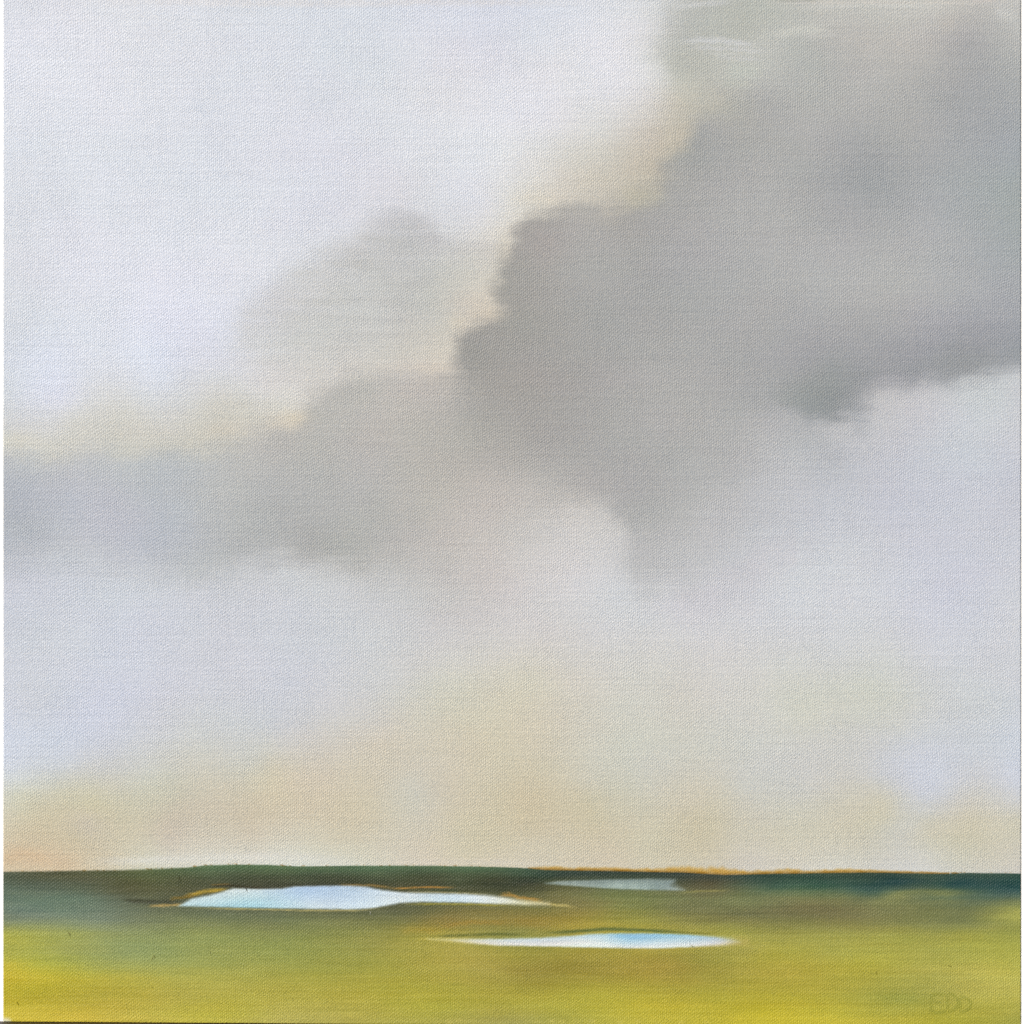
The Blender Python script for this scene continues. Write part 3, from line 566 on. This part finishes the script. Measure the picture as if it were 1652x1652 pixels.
# ------------------------------------------------------------------ signature and stray bristles
sx_, sy_ = cols, None
def surface(x, y):
    """depth and pigment of the paint just under a place on the canvas"""
    r = np.interp(y, gy[:, nc // 2], np.arange(nr)); c = np.interp(x, cols, np.arange(nc))
    r0 = int(min(r, nr - 2)); c0 = int(min(c, nc - 2)); fr, fc = r - r0, c - c0
    def rd(A): return (A[r0, c0] * (1 - fc) + A[r0, c0 + 1] * fc) * (1 - fr) + (A[r0 + 1, c0] * (1 - fc) + A[r0 + 1, c0 + 1] * fc) * fr
    return rd(depth), rd(rgb)

def brush_line(name, pts, width, tint, strength, parent, label=None):
    """a thin line of paint, soft at both sides, following the surface"""
    p = np.array(pts, float); seg = np.hypot(*np.diff(p, axis=0).T); cum = np.r_[0, np.cumsum(seg)]
    t = np.linspace(0, cum[-1], max(8, int(cum[-1] / 1.6))); q = np.c_[np.interp(t, cum, p[:, 0]), np.interp(t, cum, p[:, 1])]
    for _ in range(4): q[1:-1] = (q[:-2] + 2 * q[1:-1] + q[2:]) / 4
    tg = np.gradient(q, axis=0); tg /= np.linalg.norm(tg, axis=1)[:, None]; nm = np.c_[-tg[:, 1], tg[:, 0]]
    offs = np.array([-1.0, -0.5, 0.0, 0.5, 1.0]); amt = np.array([0.0, 0.75, 1.0, 0.75, 0.0])
    vv, cc = [], []
    for k in range(len(q)):
        fade = min(1, k / 3, (len(q) - 1 - k) / 3)
        for o, am in zip(offs, amt):
            x, y = q[k] + nm[k] * o * width
            d, base = surface(x, y)
            vv.append(((x - MID) * PX, d - 3e-5 * am * fade - 6e-6, EYE - (y - MID) * PX))
            cc.append(base + (np.array(tint) - base) * am * fade * strength)
    m = len(offs)
    fc = np.array([(k * m + o, k * m + o + 1, (k + 1) * m + o + 1, (k + 1) * m + o) for k in range(len(q) - 1) for o in range(m - 1)])
    return vv, fc, pigment(np.array(cc))

sign = bpy.data.objects.new('signature', None); C.objects.link(sign); sign.parent = painting
sign.location = (0, 0, 0); sign.matrix_parent_inverse = painting.matrix_basis.inverted()
sign['label'] = 'faint olive initials in the lower corner'
INK = (146, 147, 62)
LETTERS = [
 [[(1527,1604),(1512,1603.5),(1503,1606),(1502,1618),(1503,1631),(1510,1634.5),(1520,1633),(1530,1631)],[(1503,1618),(1512,1617.5),(1521,1617)]],
 [[(1528,1602),(1528.5,1614),(1529,1630)],[(1526,1603.5),(1536,1604),(1544,1610),(1546.5,1618),(1543,1627),(1534,1632),(1527,1632)]],
 [[(1548,1606),(1548.5,1618),(1549,1631)],[(1546,1608),(1556,1609.5),(1565,1614),(1567.5,1621),(1564,1628),(1555,1632),(1547,1633)]]]
for strokes in LETTERS:
    vv, ff, cc = [], [], []
    for s in strokes:
        a, b, c = brush_line('letter', s, 3.8, INK, 0.5, sign)
        ff.append(b + len(vv)); vv += a; cc.append(c)
    add('letter', vv, np.concatenate(ff), PAINT, sign, colours=np.concatenate(cc))

def bristle(pts, rad, tint):
    p = np.array(pts, float); vv, ff = [], []
    tint = 0.6 * np.array(tint, float) + 0.4 * surface(*p[len(p) // 2])[1]
    for k, (x, y) in enumerate(p):
        d, base = surface(x, y); r = rad * (0.35 if k in (0, len(p) - 1) else 1.0) * PX
        for s in range(6):
            an = s * math.pi / 3
            vv.append(((x - MID) * PX + r * math.cos(an), d - r * 0.5 + r * math.sin(an) * 0.9, EYE - (y - MID) * PX + r * 0.4 * math.cos(an)))
    for k in range(len(p) - 1):
        for s in range(6): ff.append((k * 6 + s, k * 6 + (s + 1) % 6, (k + 1) * 6 + (s + 1) % 6, (k + 1) * 6 + s))
    add('stray_bristle', vv, np.array(ff), PAINT, marsh_part, colours=np.repeat(pigment(np.array([tint])), len(vv), 0))
for pts, rad, tint in [([(109,1503),(112,1507),(113,1512)],.7,(120,112,60)),([(248,1542),(245,1547),(243,1551)],.8,(176,168,84)),([(247,1541),(250,1544),(247,1550)],.6,(120,116,60)),
    ([(338,1534),(339,1537),(340,1541)],.6,(124,124,70)),([(393,1430),(397,1434),(399,1439)],.8,(60,54,40)),([(288,1414),(290,1417),(290,1422)],.8,(58,54,34)),
    ([(597,1470),(597.5,1473),(597.5,1476)],.8,(232,228,210)),([(1112,1523),(1118,1527),(1124,1531)],.6,(140,132,90)),([(1530,1557),(1533,1559),(1536,1561)],.9,(110,110,50)),
    ([(1413.5,1567),(1414,1570),(1414.5,1573)],.8,(130,122,50)),([(27,1617),(29,1620),(30,1622)],.9,(140,122,30)),([(243,1591),(245,1593),(247,1595)],.6,(130,122,50)),([(210,1590),(211,1593)],.6,(126,118,48)),
    ([(471,1610),(472,1613),(473,1616)],.6,(132,126,56)),([(1308,1589),(1310,1592)],.6,(128,118,50))]:
    bristle(pts, rad, tint)
